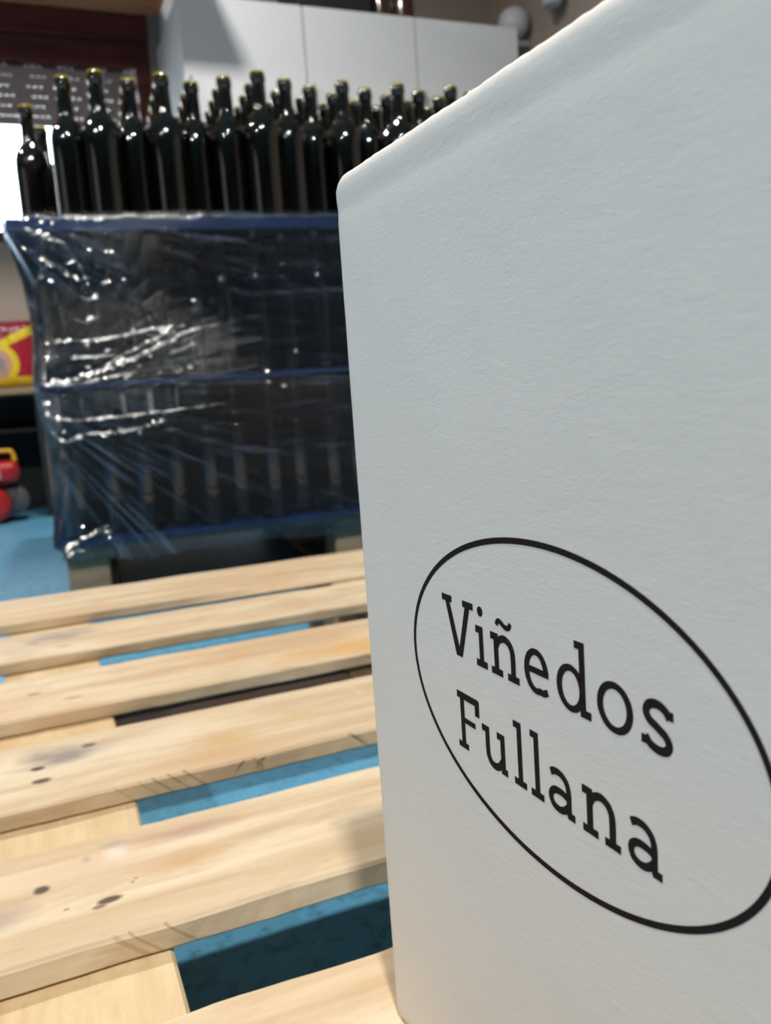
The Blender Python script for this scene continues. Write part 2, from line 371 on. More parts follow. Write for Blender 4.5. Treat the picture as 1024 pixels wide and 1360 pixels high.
link('globe', lathe_mesh('globe', [(0.004, -.07), (0.04, -.06), (0.066, -.03), (0.072, 0), (0.064, .035), (0.042, .058), (0.025, .066)], 22, True, True, True), M_TRIMW, sk, (-.085, 0, .0))
link('arm', box_mesh('arm', (-.085, -.012, -.10), (-.001, .012, -.072), .003), M_GREY, sk)

# ------------------------------------------------------------------ bench at the left with packet, dark cupboard, red machine
bn = empty('workbench', (-0.60, 3.72, 0)); tag(bn, 'low timber bench below the window with a black cupboard underneath', 'bench')
link('top', box_mesh('top', (-.75, -.24, .475), (.66, .25, .500), .004), M_BENCH, bn)
link('back_panel', box_mesh('back_panel', (-.70, .20, .0), (.62, .22, .474), .002), M_BLACK, bn)
link('side_panel', box_mesh('side_panel', (.60, -.20, .0), (.62, .199, .474), .002), M_BLACK, bn)
link('side_panel', box_mesh('side_panel', (-.70, -.20, .0), (-.68, .199, .474), .002), M_BLACK, bn)
link('shelf', box_mesh('shelf', (-.679, -.10, .33), (.599, .199, .345), .002), M_BLACK, bn)
# packet: pillow bag
def pillow(name, wx, wy, wz, nx=16, nz=20):
    bm = bmesh.new(); G = {}
    for s in (-1, 1):
        for i in range(nx+1):
            for k in range(nz+1):
                a, b = i/nx*2-1, k/nz*2-1
                th = max(0.0, (1-abs(a)**3.5)*(1-abs(b)**4))**0.5
                y = s*(wy/2)*th + (0.006*math.sin(9*a+4*b))*th
                G[s, i, k] = bm.verts.new((a*wx/2*(1-.04*abs(b)**6), y, (b+1)*wz/2))
        for i in range(nx):
            for k in range(nz):
                f = [G[s,i,k], G[s,i+1,k], G[s,i+1,k+1], G[s,i,k+1]]
                bm.faces.new(f if s < 0 else f[::-1])
    bmesh.ops.remove_doubles(bm, verts=bm.verts, dist=1e-5)
    return mesh_from_bm(bm, name, True)
t = NT('red_yellow_packet_print'); tc = t.n('ShaderNodeTexCoord'); sep = t.n('ShaderNodeSeparateXYZ'); t.L(tc.outputs['Object'], sep.inputs[0])
def disc(x, z, r0, r1):
    dx = t.math('SUBTRACT', sep.outputs[0], x); dz = t.math('SUBTRACT', sep.outputs[2], z)
    d = t.math('SQRT', t.math('ADD', t.math('MULTIPLY', dx, dx), t.math('MULTIPLY', dz, dz)))
    return t.math('MULTIPLY', t.math('GREATER_THAN', d, r0), t.math('LESS_THAN', d, r1))
c = t.mix(t.math('GREATER_THAN', sep.outputs[2], 0.19), (0.40, 0.012, 0.03), (0.22, 0.008, 0.03))
band = t.math('MULTIPLY', t.math('GREATER_THAN', t.math('ADD', sep.outputs[2], t.math('MULTIPLY', sep.outputs[0], -0.5)), 0.150), t.math('LESS_THAN', t.math('ADD', sep.outputs[2], t.math('MULTIPLY', sep.outputs[0], -0.5)), 0.185))
c = t.mix(band, c, (0.75, 0.55, 0.02))
c = t.mix(t.math('LESS_THAN', sep.outputs[2], 0.04), c, (0.75, 0.50, 0.03))
c = t.mix(disc(-0.035, 0.09, 0.0, 0.06), c, (0.55, 0.30, 0.22))
c = t.mix(disc(-0.035, 0.09, 0.055, 0.080), c, (0.75, 0.55, 0.02))
c = t.mix(disc(-0.03, 0.09, 0.0, 0.028), c, (0.30, 0.28, 0.27))
t.surf(t.principled(c, 0.3)); M_PACK = t.m
pk = link('food_packet', pillow('food_packet', 0.20, 0.09, 0.255), M_PACK, None, (-0.075, 3.60, 0.501), (math.radians(-4), 0, math.radians(-6)))
tag(pk, 'red and yellow food packet standing on the timber bench', 'packet')
# red machine with yellow handle
mc = empty('portable_machine', (-0.20, 3.50, 0)); tag(mc, 'red portable machine with yellow carry handle below the bench', 'machine')
bm = bmesh.new(); add_box(bm, (-.16, -.09, .150), (.118, .09, .232)); bevel_all(bm, .028, 4)
body = link('upper_housing', mesh_from_bm(bm, 'upper_housing', True), M_REDP, mc)
link('carry_handle', tube_mesh('carry_handle', smoothpath([(-.10, 0, .225), (-.095, 0, .258), (-.07, 0, .268), (.07, 0, .268), (.098, 0, .262), (.106, 0, .225)], 5), .0085, 10), M_YEL, mc)
def cyl_y(name, r, y0, y1, prof):
    me = lathe_mesh(name, prof, 36, True, True, True); me.transform(Matrix.Rotation(math.radians(90), 4, 'X')); return me
link('drum', cyl_y('drum', 0, 0, 0, [(0.045, -.085), (0.066, -.08), (0.072, -.06), (0.072, .06), (0.066, .08), (0.045, .085)]), M_REDP, mc, (0.005, 0, .0735))
link('motor_body', cyl_y('motor_body', 0, 0, 0, [(0.05, -.06), (0.055, -.05), (0.055, .05), (0.05, .06)]), simple('dark_grey_plastic', (0.10, 0.10, 0.10), 0.5), mc, (.085, .03, .080))
link('front_label', box_mesh('front_label', (-.06, -.0925, .168), (.055, -.0905, .205), .0008), simple('pale_red_print', (0.55, 0.22, 0.22), 0.5), mc)

# ------------------------------------------------------------------ pallets
def board_mesh(name, L0, L1, y0, y1, z0, z1, seed=0, seg=48, wane=None, rough=0.0012):
    """a sawn board: rounded, slightly wavy arrises; wane(x) pulls the top front edge back"""
    bm = bmesh.new(); rings = []; b = 0.0018
    for i in range(seg+1):
        x = L0+(L1-L0)*i/seg
        def nz(k): return noise.noise(Vector((x*14, seed*5.3+k*3.1, k)))*rough*1.6 + noise.noise(Vector((x*60, seed*2.3+k, 7)))*rough*0.7
        wv = wane(x) if wane else 0.0
        sec = [(y0+nz(0), z0+b), (y0+nz(1)+wv*0.35, z1-b-wv*0.12), (y0+b+nz(1)+wv, z1+nz(5)*.15), (y1-b+nz(2), z1+nz(6)*.15), (y1+nz(2), z1-b), (y1+nz(3), z0+b), (y1-b+nz(3), z0), (y0+b+nz(0), z0)]
        rings.append([bm.verts.new((x, y, z)) for y, z in sec])
    for a, c_ in zip(rings, rings[1:]):
        for k in range(8): bm.faces.new((a[k], a[(k+1) % 8], c_[(k+1) % 8], c_[k]))
    bm.faces.new(rings[0]); bm.faces.new(rings[-1][::-1])
    return mesh_from_bm(bm, name)
KD = (0.034, 0.018, 0.010); KG = (0.30, 0.25, 0.22); KB = (0.36, 0.22, 0.11)
boards = [  # back to front: y0 (front), y1 (back), knots, stains, wane
 (1.119, 1.265, [], [(.30, .05, .2, .02, KB, .3)], lambda x: max(0, (x-.12))*0.22),
 (0.941, 1.055, [(-.034, .064, .010, .010, KG, .8), (-.002, .031, .010, .008, KG, .7)], [(-.01, .078, .07, .026, (.30, .25, .23), .9), (-.05, .03, .03, .03, (.45, .38, .33), .4)], None),
 (0.755, 0.872, [(-.0325, .064, .008, .005, KD, .7), (-.001, .0325, .011, .0045, KD, .6)], [(.28, .03, .13, .04, (.60, .34, .12), .8)], None),
 (0.577, 0.693, [(-.0297, .0635, .0055, .006, KD, .95), (-.0272, .040, .007, .007, KD, .9), (.0066, .088, .007, .006, KD, .9), (.018, .0, .002, .005, KB, .8), (.034, .0, .002, .005, KB, .8), (.044, .0, .0022, .006, (.22, .12, .06), .9), (.055, .0, .0022, .007, (.20, .11, .05), .9), (.066, .0, .003, .008, (.18, .10, .05), .9), (.19, .0, .004, .006, KB, .8)], [(-.012, .080, .045, .026, (.25, .215, .195), .95), (.03, .09, .04, .012, (.50, .38, .25), .6), (.10, .04, .035, .025, (.52, .34, .15), .8), (.16, .055, .03, .012, (.55, .40, .20), .7)], None),
 (0.404, 0.514, [(-.028, .0635, .0060, .0075, (.07, .045, .035), .95), (.0045, .036, .008, .0055, KD, .95), (-.0005, .032, .005, .004, KD, .7), (.020, .050, .002, .002, KD, .7), (.018, .047, .002, .002, KD, .7), (-.016, .038, .0025, .002, KD, .8), (.006, .0, .004, .006, KB, .8), (.013, .0, .002, .007, (.24, .13, .07), .8), (.030, .0, .0025, .005, (.24, .13, .07), .8)],
   [(.0125, .084, .009, .012, (.80, .74, .66), .8), (.0115, .094, .009, .005, (.28, .25, .23), .7), (-.004, .084, .003, .004, (.3, .27, .24), .8), (.05, .088, .045, .012, (.42, .27, .2), .8), (.045, .055, .035, .016, (.50, .30, .14), .75), (-.05, .045, .03, .016, (.38, .31, .26), .8), (.0, .07, .06, .03, (.60, .43, .30), .5)], None),
 (0.229, 0.339, [(.075, .070, .003, .006, KG, .7)], [(.06, .08, .01, .01, KG, .4)], None),
 (0.060, 0.168, [], [], None), (-0.115, -0.005, [], [], None)]
PZ = 0.149; TH = 0.0135
npal = empty('wooden_pallet', (0.39, 0.577, 0)); tag(npal, 'pale pine pallet with wide board gaps in the foreground carrying the white carton', 'pallet')
def wl(o, wx, wy, wz=0.0):   # child at world position of the near pallet
    o.parent = npal; o.location = (wx-0.39, wy-0.577, wz); return o
for i, (y0, y1, kn, stn, wn) in enumerate(boards):
    mt = wood_mat('pine_board', tuple(a*(0.96+0.06*((i*7) % 3)/2) for a in LIGHT), DARK, tuple(kn), tuple(stn), seed=i*4.1+1)
    bo = link('deck_board', board_mesh('deck_board', -0.088, 0.875, 0, y1-y0, PZ-TH, PZ+(0.001 if i == 4 else 0), i, 90, wn, 0.0013), mt)
    wl(bo, 0, y0)
    if i == 3:
        for (x, ln, dz, dx) in ((.118, .020, -.012, .010), (.1165, .012, -.007, .004), (.121, .016, -.002, -.014), (.105, .014, -.003, -.012), (.195, .013, -.003, .010)):
            link('splinter', tube_mesh('splinter', smoothpath([(x-dx, .004, PZ-.0005), (x, -.0015, PZ-.002), (x+dx*.5, -.004, PZ-.002+dz), ], 4), lambda k: 0.0007*(1-k/10), 5), M_BENCH if dz > -.004 else mt, bo)
M_STR = wood_mat('pine_cross_board', (0.70, 0.56, 0.36), (0.52, 0.38, 0.21), seed=31, grain=1.6)
M_SHADEW = wood_mat('shaded_base_board', (0.10, 0.065, 0.05), (0.06, 0.035, 0.028), seed=77)  # under-deck shade put into the base board colour
M_BLK = wood_mat('pine_block', (0.52, 0.38, 0.22), (0.34, 0.23, 0.12), seed=44)
for j, x0 in enumerate((-0.063, 0.358, 0.775)):
    st_me = board_mesh('cross_board', -0.11, 1.262, -0.095, 0, PZ-TH-.020, PZ-TH-.0003, 20+j, 60, None, .0006)
    so = link('cross_board', st_me, M_STR); wl(so, x0, 0); so.rotation_euler = (0, 0, math.radians(90))
    bb = link('base_board', board_mesh('base_board', -0.11, 1.262, -0.095, 0, 0.0005, 0.018, 30+j, 30, None, .0006), M_BLK); wl(bb, x0, 0); bb.rotation_euler = (0, 0, math.radians(90))
    for yb in (-0.11, 0.52, 1.12):
        wl(link('block', box_mesh('block', (0, 0, 0.0185), (0.095, 0.14, PZ-TH-.0205), .003), M_BLK), x0, yb)

for yb in (0.995, -0.10):
    for x0 in (0.0325, 0.4535):
        cb_ = link('base_board', board_mesh('base_board', x0, x0+0.3205, 0, 0.125, 0.0005, 0.0185, 40, 12), M_SHADEW); wl(cb_, 0, yb)
# pallet under the bottles
ANG = math.radians(-4.3); OX, OY = 0.014, 1.72
UX, UY = math.cos(ANG), math.sin(ANG)
def P(u, v, z): return (OX+u*UX-v*UY, OY+u*UY+v*UX, z)
W, D = 1.20, 1.0
bp = empty('wooden_pallet', P(0, 0, 0), ANG); tag(bp, 'wooden pallet under the film wrapped stack of wine bottles', 'pallet')
M_OLD = wood_mat('weathered_pallet_wood', (0.42, 0.33, 0.22), (0.26, 0.19, 0.12), seed=52)
for k in range(7):
    v0 = 0.012+k*0.146
    link('deck_board', board_mesh('deck_board', 0.004, W-.004, v0, v0+0.10, 0.131, 0.1478, 60+k, 24), M_OLD, bp)
for u0 in (0.006, 0.545, W-.10):
    so = link('cross_board', board_mesh('cross_board', 0.012, 0.988, -.09, 0, 0.113, 0.1307, 70, 12), M_OLD, bp, (u0, 0, 0), (0, 0, math.radians(90)))
    so = link('base_board', board_mesh('base_board', 0.012, 0.988, -.09, 0, 0.0005, 0.018, 71, 12), M_OLD, bp, (u0, 0, 0), (0, 0, math.radians(90)))
    for v0 in (0.012, 0.43, 0.888):
        link('block', box_mesh('block', (u0, v0, 0.0183), (u0+0.078, v0+0.10, 0.1127), .003), M_OLD, bp)

# blue layer sheets with a turned-down lip
TI = [0.1495, 0.4490, 0.7485]
for k, (z, lip, ov) in enumerate(((TI[0], 0.007, 0.0), (TI[1], 0.006, 0.002), (TI[2], 0.018, 0.004))):
    bm = bmesh.new(); lu = -0.024 if k == 2 else -ov
    add_box(bm, (lu, -ov, 0), (W+ov, D+ov, 0.003))
    if True:
        for lo, hi in (((lu, -ov, -lip), (W+ov, -ov+.002, -.0001)), ((lu, D+ov-.002, -lip), (W+ov, D+ov, -.0001)), ((lu, -ov+.0021, -lip), (lu+.002, D+ov-.0021, -.0001)), ((W+ov-.002, -ov+.0021, -lip), (W+ov, D+ov-.0021, -.0001))):
            add_box(bm, lo, hi)
    s_ = link('layer_sheet', mesh_from_bm(bm, 'layer_sheet'), M_SHEET, None, P(0, 0, z), (0, 0, ANG))
    tag(s_, ('blue plastic sheet under the bottom tier of bottles', 'blue plastic sheet between the two film wrapped tiers', 'blue lipped plastic sheet under the uncovered top tier')[k], 'sheet', 'blue layer sheets')

# ------------------------------------------------------------------ bottles
BP = [(0.026, 0.0), (0.0325, 0.001), (0.0348, 0.004), (0.0353, 0.012), (0.0353, 0.160), (0.0352, 0.168), (0.0347, 0.176), (0.0335, 0.185), (0.0313, 0.194), (0.0280, 0.202), (0.0238, 0.2085), (0.0195, 0.2135), (0.0166, 0.2180), (0.0153, 0.2235), (0.0149, 0.231), (0.0146, 0.247), (0.0143, 0.262), (0.0140, 0.2745), (0.0156, 0.276), (0.0158, 0.285), (0.0148, 0.2885), (0.0145, 0.2925)]
bottle_me = lathe_mesh('bottle', BP, 28, True, True, False); bottle_me.materials.append(M_GLASS)
rim_me = lathe_mesh('rim', [(0.0100, 0.288), (0.0146, 0.2927), (0.0142, 0.2945), (0.0128, 0.2955), (0.0105, 0.2948), (0.0098, 0.290), (0.0098, 0.270)], 20, True, False, False); rim_me.materials.append(M_RIM)
def bottle(u, v, z, label, group, jit=0.0):
    o = link('wine_bottle', bottle_me, None, None, P(u+random.uniform(-jit, jit), v+random.uniform(-jit, jit), z), (0, 0, random.uniform(0, 6)))
    tag(o, label, 'bottle', group); link('rim', rim_me, None, o); return o
ordn = ['first','second','third','fourth','fifth','sixth','seventh','eighth','ninth','tenth','eleventh','twelfth','thirteenth','fourteenth']
GT = 'bottles of the open top tier'
for c_ in range(-2, 14):
    for r_ in range(6):
        u = 0.163+0.062*c_; v = (0.103 if c_ % 2 == 0 else 0.139)+0.0718*r_
        if c_ == -2:
            if r_ < 3: continue
            if r_ == 3: u, v = 0.020, 0.315
            if r_ == 4: continue
        if c_ == 5: v -= 0.0718
        if c_ == -2 and r_ == 3: lab = 'dark wine bottle at the far left standing alone before the bright window'
        elif r_ == 0 and c_ <= 11: lab = 'dark wine bottle, %s from the left in the front of the open top tier' % ordn[c_+1]
        elif r_ == 1 and -1 <= c_ <= 11: lab = 'dark wine bottle directly behind the %s front bottle of the open top tier' % ordn[c_+1]
        else: lab = 'dark wine bottle half hidden behind the first two rows of the top tier'
        bottle(u, v, TI[2]+.0032, lab, GT if 'half' not in lab else 'rear bottles of the open top tier', 0.0004)
for k, nm in ((0, 'bottom'), (1, 'middle')):
    for c_ in range(0, 17):
        for r_ in range(6):
            u = 0.042+0.0645*c_; v = (0.042 if c_ % 2 == 0 else 0.078)+0.0735*r_
            bottle(u, v, TI[k]+.0032, ('dark wine bottle, %s from the left along the film in the %s tier' % (ordn[c_], nm)) if r_ == 0 and c_ < 11 else 'dark wine bottle deeper inside the film wrapped %s tier of the stack' % nm, 'film wrapped bottles of the %s tier' % nm, 0.0008)

# the deep rows of the two wrapped tiers, out of reach of the eye one by one
seg_ = 10; prof_ = [(0.030, 0), (0.0350, 0.006), (0.0350, 0.192), (0.030, 0.21), (0.0165, 0.238), (0.0140, 0.275), (0.0156, 0.28), (0.0146, 0.294)]
bm = bmesh.new()
for k in range(2):
    for c_ in range(17):
        for r_ in range(6, 12):
            u = 0.070+0.0645*c_; v = (0.042 if c_ % 2 == 0 else 0.078)+0.0735*r_+.030; rings = []
            for r, z in prof_: rings.append([bm.verts.new((u+r*math.cos(2*math.pi*q/seg_), v+r*math.sin(2*math.pi*q/seg_), TI[k]+.0032+z)) for q in range(seg_)])
            for a, b in zip(rings, rings[1:]):
                for q in range(seg_): bm.faces.new((a[q], a[(q+1) % seg_], b[(q+1) % seg_], b[q]))
            bm.faces.new(rings[0][::-1])
db = link('deep_bottles', mesh_from_bm(bm, 'deep_bottles', True), M_GLASS, None, P(0, 0, 0), (0, 0, ANG))
tag(db, 'mass of dark wine bottles deep inside the wrapped tiers', 'bottles', None, 'stuff')

# ------------------------------------------------------------------ stretch film hull
def film_off(z, u, side):
    # distance outside the stack, pinched between the rigid sheets
    d_ = min(abs(z-TI[0]), abs(z-TI[1]), abs(z-TI[2]))
    o_ = 0.010-0.011*min(1, d_/0.10)
    return o_
def film_loop(s, z):
    """s in 0..1 round the stack starting at the back left, running left side -> front -> right -> back"""
    o_ = film_off(z, 0, 0)
    dd = min(abs(z-TI[0]), abs(z-TI[1]), abs(z-TI[2])); rc = 0.016+0.03*min(1, dd/0.12)
    lu = -o_-0.004-(0.020*max(0, (z-0.52)/0.23)**1.3 if z > 0.52 else 0)+0.010*(1 if z < 0.14 else 0)
    x0, x1, y0, y1 = lu, W+o_, -o_, D+o_
    segs = [((x0, y1-rc), (x0, y0+rc)), 'c0', ((x0+rc, y0), (x1-rc, y0)), 'c1', ((x1, y0+rc), (x1, y1-rc)), 'c2', ((x1-rc, y1), (x0+rc, y1)), 'c3']
    return segs, (x0, x1, y0, y1, rc)
def film_pt(kind, t_, z):
    _, (x0, x1, y0, y1, rc) = film_loop(0, z)
    q = math.pi/2
    if kind == 0: return (x0, (y1-rc)+((y0+rc)-(y1-rc))*t_), (-1, 0)
    if kind == 1: a = math.pi+q*t_; return (x0+rc+rc*math.cos(a), y0+rc+rc*math.sin(a)), (math.cos(a), math.sin(a))
    if kind == 2: return ((x0+rc)+((x1-rc)-(x0+rc))*t_, y0), (0, -1)
    if kind == 3: a = 1.5*math.pi+q*t_; return (x1-rc+rc*math.cos(a), y0+rc+rc*math.sin(a)), (math.cos(a), math.sin(a))
    if kind == 4: return (x1, (y0+rc)+((y1-rc)-(y0+rc))*t_), (1, 0)
    if kind == 5: a = q*t_; return (x1-rc+rc*math.cos(a), y1-rc+rc*math.sin(a)), (math.cos(a), math.sin(a))
    if kind == 6: return ((x1-rc)+((x0+rc)-(x1-rc))*t_, y1), (0, 1)
    a = q+q*t_; return (x0+rc+rc*math.cos(a), y1-rc+rc*math.sin(a)), (math.cos(a), math.sin(a))
params = []
for kind, n_ in ((0, 60), (1, 8), (2, 260), (3, 6), (4, 20), (5, 5), (6, 20), (7, 5)):
    params += [(kind, i/n_) for i in range(n_)]
def ridge(x): return 1-abs(2*(x-math.floor(x))-1)
def wrinkle(u, v, z):
    a = 0.0
    # fans of tension pleats out of the sheet corners plus cross-wound bands
    for (cu, cz, fr, amp, reach) in ((-.02, .745, 26, .0022, .40), (0.0, .449, 30, .0022, .45), (0.0, .150, 22, .0018, .25)):
        du = (u-cu) if v <= 0.02 else -(u-cu)-v
        th = math.atan2(z-cz, abs(u-cu)+0.4*max(v, 0)+0.012); r_ = math.hypot(u-cu, z-cz)
        f = max(0.0, 1-r_/reach)*min(1, r_/.02)
        a += 0.45*amp*f*(ridge(th*fr/3.14+0.15*math.sin(r_*30))-0.5)*2
    a += 0.0007*noise.noise(Vector((u*5+v*5, z*46-u*7, 2.0)))+0.0006*noise.noise(Vector((u*4, z*60+u*10, 9.0)))
    return a
NZ = 120; Z0, Z1 = 0.110, 0.764
bm = bmesh.new(); grid = []
for k in range(NZ+1):
    row = []
    for (kind, t_) in params:
        z = Z0+(Z1-Z0)*k/NZ
        (u, v), (nu, nv) = film_pt(kind, t_, z)
        d_ = wrinkle(u, max(v, 0), z)
        if k == 0: z += 0.010*noise.noise(Vector((u*9, v*9, 0)))
        row.append(bm.verts.new((u+nu*d_, v+nv*d_, z)))
    grid.append(row)
N = len(params)
for k in range(NZ):
    for i in range(N):
        bm.faces.new((grid[k][i], grid[k][(i+1) % N], grid[k+1][(i+1) % N], grid[k+1][i]))
film = link('stretch_film', mesh_from_bm(bm, 'stretch_film', True), M_FILM, None, P(0, 0, 0), (0, 0, ANG))
tag(film, 'clear wrinkled stretch film wound around the lower two bottle tiers', 'plastic film')
folds = [[(0.005, 0.736), (0.06, 0.714), (0.089, 0.678), (0.104, 0.641)], [(0.014, 0.727), (0.041, 0.719), (0.063, 0.708)], [(0.001, 0.703), (0.039, 0.679), (0.067, 0.662), (0.1, 0.638)], [(0.018, 0.689), (0.048, 0.669), (0.072, 0.647)],
 [(0.012, 0.455), (0.063, 0.461), (0.133, 0.482), (0.213, 0.511), (0.28, 0.539), (0.339, 0.55)], [(0.011, 0.449), (0.103, 0.456), (0.173, 0.467)], [(0.105, 0.477), (0.156, 0.502), (0.2, 0.521), (0.244, 0.54)], [(0.065, 0.5), (0.101, 0.501), (0.135, 0.501)], [(0.018, 0.528), (0.065, 0.532), (0.112, 0.531), (0.209, 0.546), (0.274, 0.55)], [(0.24, 0.498), (0.269, 0.508), (0.295, 0.516)], [(0.022, 0.451), (0.084, 0.467), (0.161, 0.488), (0.249, 0.523)],
 [(0.001, 0.421), (0.013, 0.396), (0.044, 0.385), (0.102, 0.384), (0.192, 0.388), (0.338, 0.396)], [(0.004, 0.386), (0.017, 0.356), (0.039, 0.346), (0.064, 0.357), (0.14, 0.356), (0.212, 0.369)], [(0.006, 0.144), (0.041, 0.159), (0.092, 0.179)], [(0.02, 0.151), (0.056, 0.162), (0.094, 0.169)], [(0.002, 0.133), (0.025, 0.137), (0.042, 0.135)], [(0.088, 0.614), (0.104, 0.605), (0.121, 0.611)], [(0.076, 0.569), (0.099, 0.565), (0.117, 0.574)]]
def ribbon_mesh(name, pts, wd, q_):
    """flattened crease of film: a shallow arched strip whose tilt wanders along its length"""
    bm = bmesh.new(); rows = []; n = len(pts); N0 = Vector((-0.10, -0.94, 0.32)).normalized()  # folds shaped to glint: base tilt lies midway between lamp and camera
    for i, p in enumerate(pts):
        t_ = (pts[min(i+1, n-1)]-pts[max(i-1, 0)]).normalized()
        nn = (N0-t_*N0.dot(t_)).normalized(); sd = t_.cross(nn)
        tilt = 1.0*noise.noise(p*130+Vector((q_*7.1, 0, 0))); w_ = wd*(0.35+0.65*math.sin(math.pi*(i+.3)/(n-.4)))*(1+0.5*noise.noise(p*120))
        row = []
        for k in range(6):
            a = (k/5*2-1)*0.50; r_ = w_/1.0
            x_, y_ = math.sin(a)*r_, (math.cos(a)-1)*r_
            c_, s_ = math.cos(tilt), math.sin(tilt)
            row.append(bm.verts.new(p+sd*(x_*c_-y_*s_)+nn*(x_*s_+y_*c_+0.0015*noise.noise(p*90))))
        rows.append(row)
    for a, b in zip(rows, rows[1:]):
        for k in range(5): bm.faces.new((a[k], a[k+1], b[k+1], b[k]))
    return mesh_from_bm(bm, name, True)
for q_, f in enumerate(folds):
    pts = smoothpath([(u, -film_off(z, u, 0)-0.0045, z) for u, z in f], 16)
    pts = [p+Vector((0, 0, noise.noise(p*60+Vector((0, q_, 3)))*.0016)) for p in pts]
    link('film_fold', ribbon_mesh('film_fold', pts, 0.0058, q_), M_FOLD, film)
# small domes added along the folds as glints, aimed between main lamp and camera
def dome(name, r_, wx, wz):
    bm = bmesh.new(); n_ = 5; G = []
    for i in range(n_+1):
        G.append([])
        for k in range(n_+1):
            x, z = (i/n_-.5)*wx, (k/n_-.5)*wz
            G[-1].append(bm.verts.new((x, -(math.sqrt(r_*r_-x*x-z*z)-r_), z)))
    for i in range(n_):
        for k in range(n_): bm.faces.new((G[i][k], G[i+1][k], G[i+1][k+1], G[i][k+1]))
    me = mesh_from_bm(bm, name, True); me.materials.append(M_GLINT); return me
domes = [dome('film_glint', 0.022, 0.0075, 0.006), dome('film_glint', 0.026, 0.011, 0.006), dome('film_glint', 0.018, 0.006, 0.0055)]
rg = random.Random(4)
spots = []
for q_, f in enumerate(folds):
    pts = smoothpath([(u, 0, z) for u, z in f], 16)
    ln = sum((a-b).length for a, b in zip(pts, pts[1:])); n_ = max(3, int(ln/0.017))
    for k in range(n_):
        p = pts[min(len(pts)-1, int(rg.random()*len(pts)))]
        if p.x < 0.30: spots.append((p.x+rg.gauss(0, .002), p.z+rg.gauss(0, .0025)))
for (u0, u1, z0, z1, n_) in ((0.0, .16, .742, .752, 16), (.02, .16, .60, .72, 8), (.02, .28, .455, .545, 12), (.0, .10, .13, .18, 5), (.03, .5, .40, .70, 6)):
    spots += [(rg.uniform(u0, u1), rg.uniform(z0, z1)) for _ in range(n_)]
LAMP = Vector((-0.10, -0.80, 2.68)); EYE = Vector((0, 0, CAM_H))
for k, (u, z) in enumerate(spots):
    v = -film_off(z, u, 0)-0.006
    wp = Vector(P(u, v, z)); N_ = ((LAMP-wp).normalized()+(EYE-wp).normalized()).normalized()
    N_ = Matrix.Rotation(-ANG, 3, 'Z') @ N_
    qd = N_.to_track_quat('-Y', 'Z').to_euler()
    link('film_glint', domes[k % 3], None, film, (u, v, z), (qd.x+rg.gauss(0, .07), qd.y+rg.uniform(-.5, .5), qd.z+rg.gauss(0, .07)))
# rolled rope of film along the upper rim
pts = [Vector((-.028+0.012*i, -0.011+.003*noise.noise(Vector((i*.5, 1, 1))), 0.7530+.004*noise.noise(Vector((i*.35, 4, 1))))) for i in range(103)]
link('film_rope', tube_mesh('film_rope', pts, lambda i: 0.0030+.0012*noise.noise(Vector((i*.8, 0, 5))), 8), M_FOLD, film)
pts = [Vector((-.028+.002*noise.noise(Vector((i*.5, 1, 1))), -0.010+.012*i, 0.7530+.003*noise.noise(Vector((i*.35, 9, 1))))) for i in range(84)]
link('film_rope', tube_mesh('film_rope', pts, lambda i: 0.003, 8), M_FOLD, film)

# ------------------------------------------------------------------ the carton
BW, BD, BH = 0.2293, 0.158, 0.331
box = empty('wine_carton', (0.1075, 0.2968, 0.1495)); tag(box, 'white cardboard wine carton with oval logo standing on the pine pallet', 'carton')
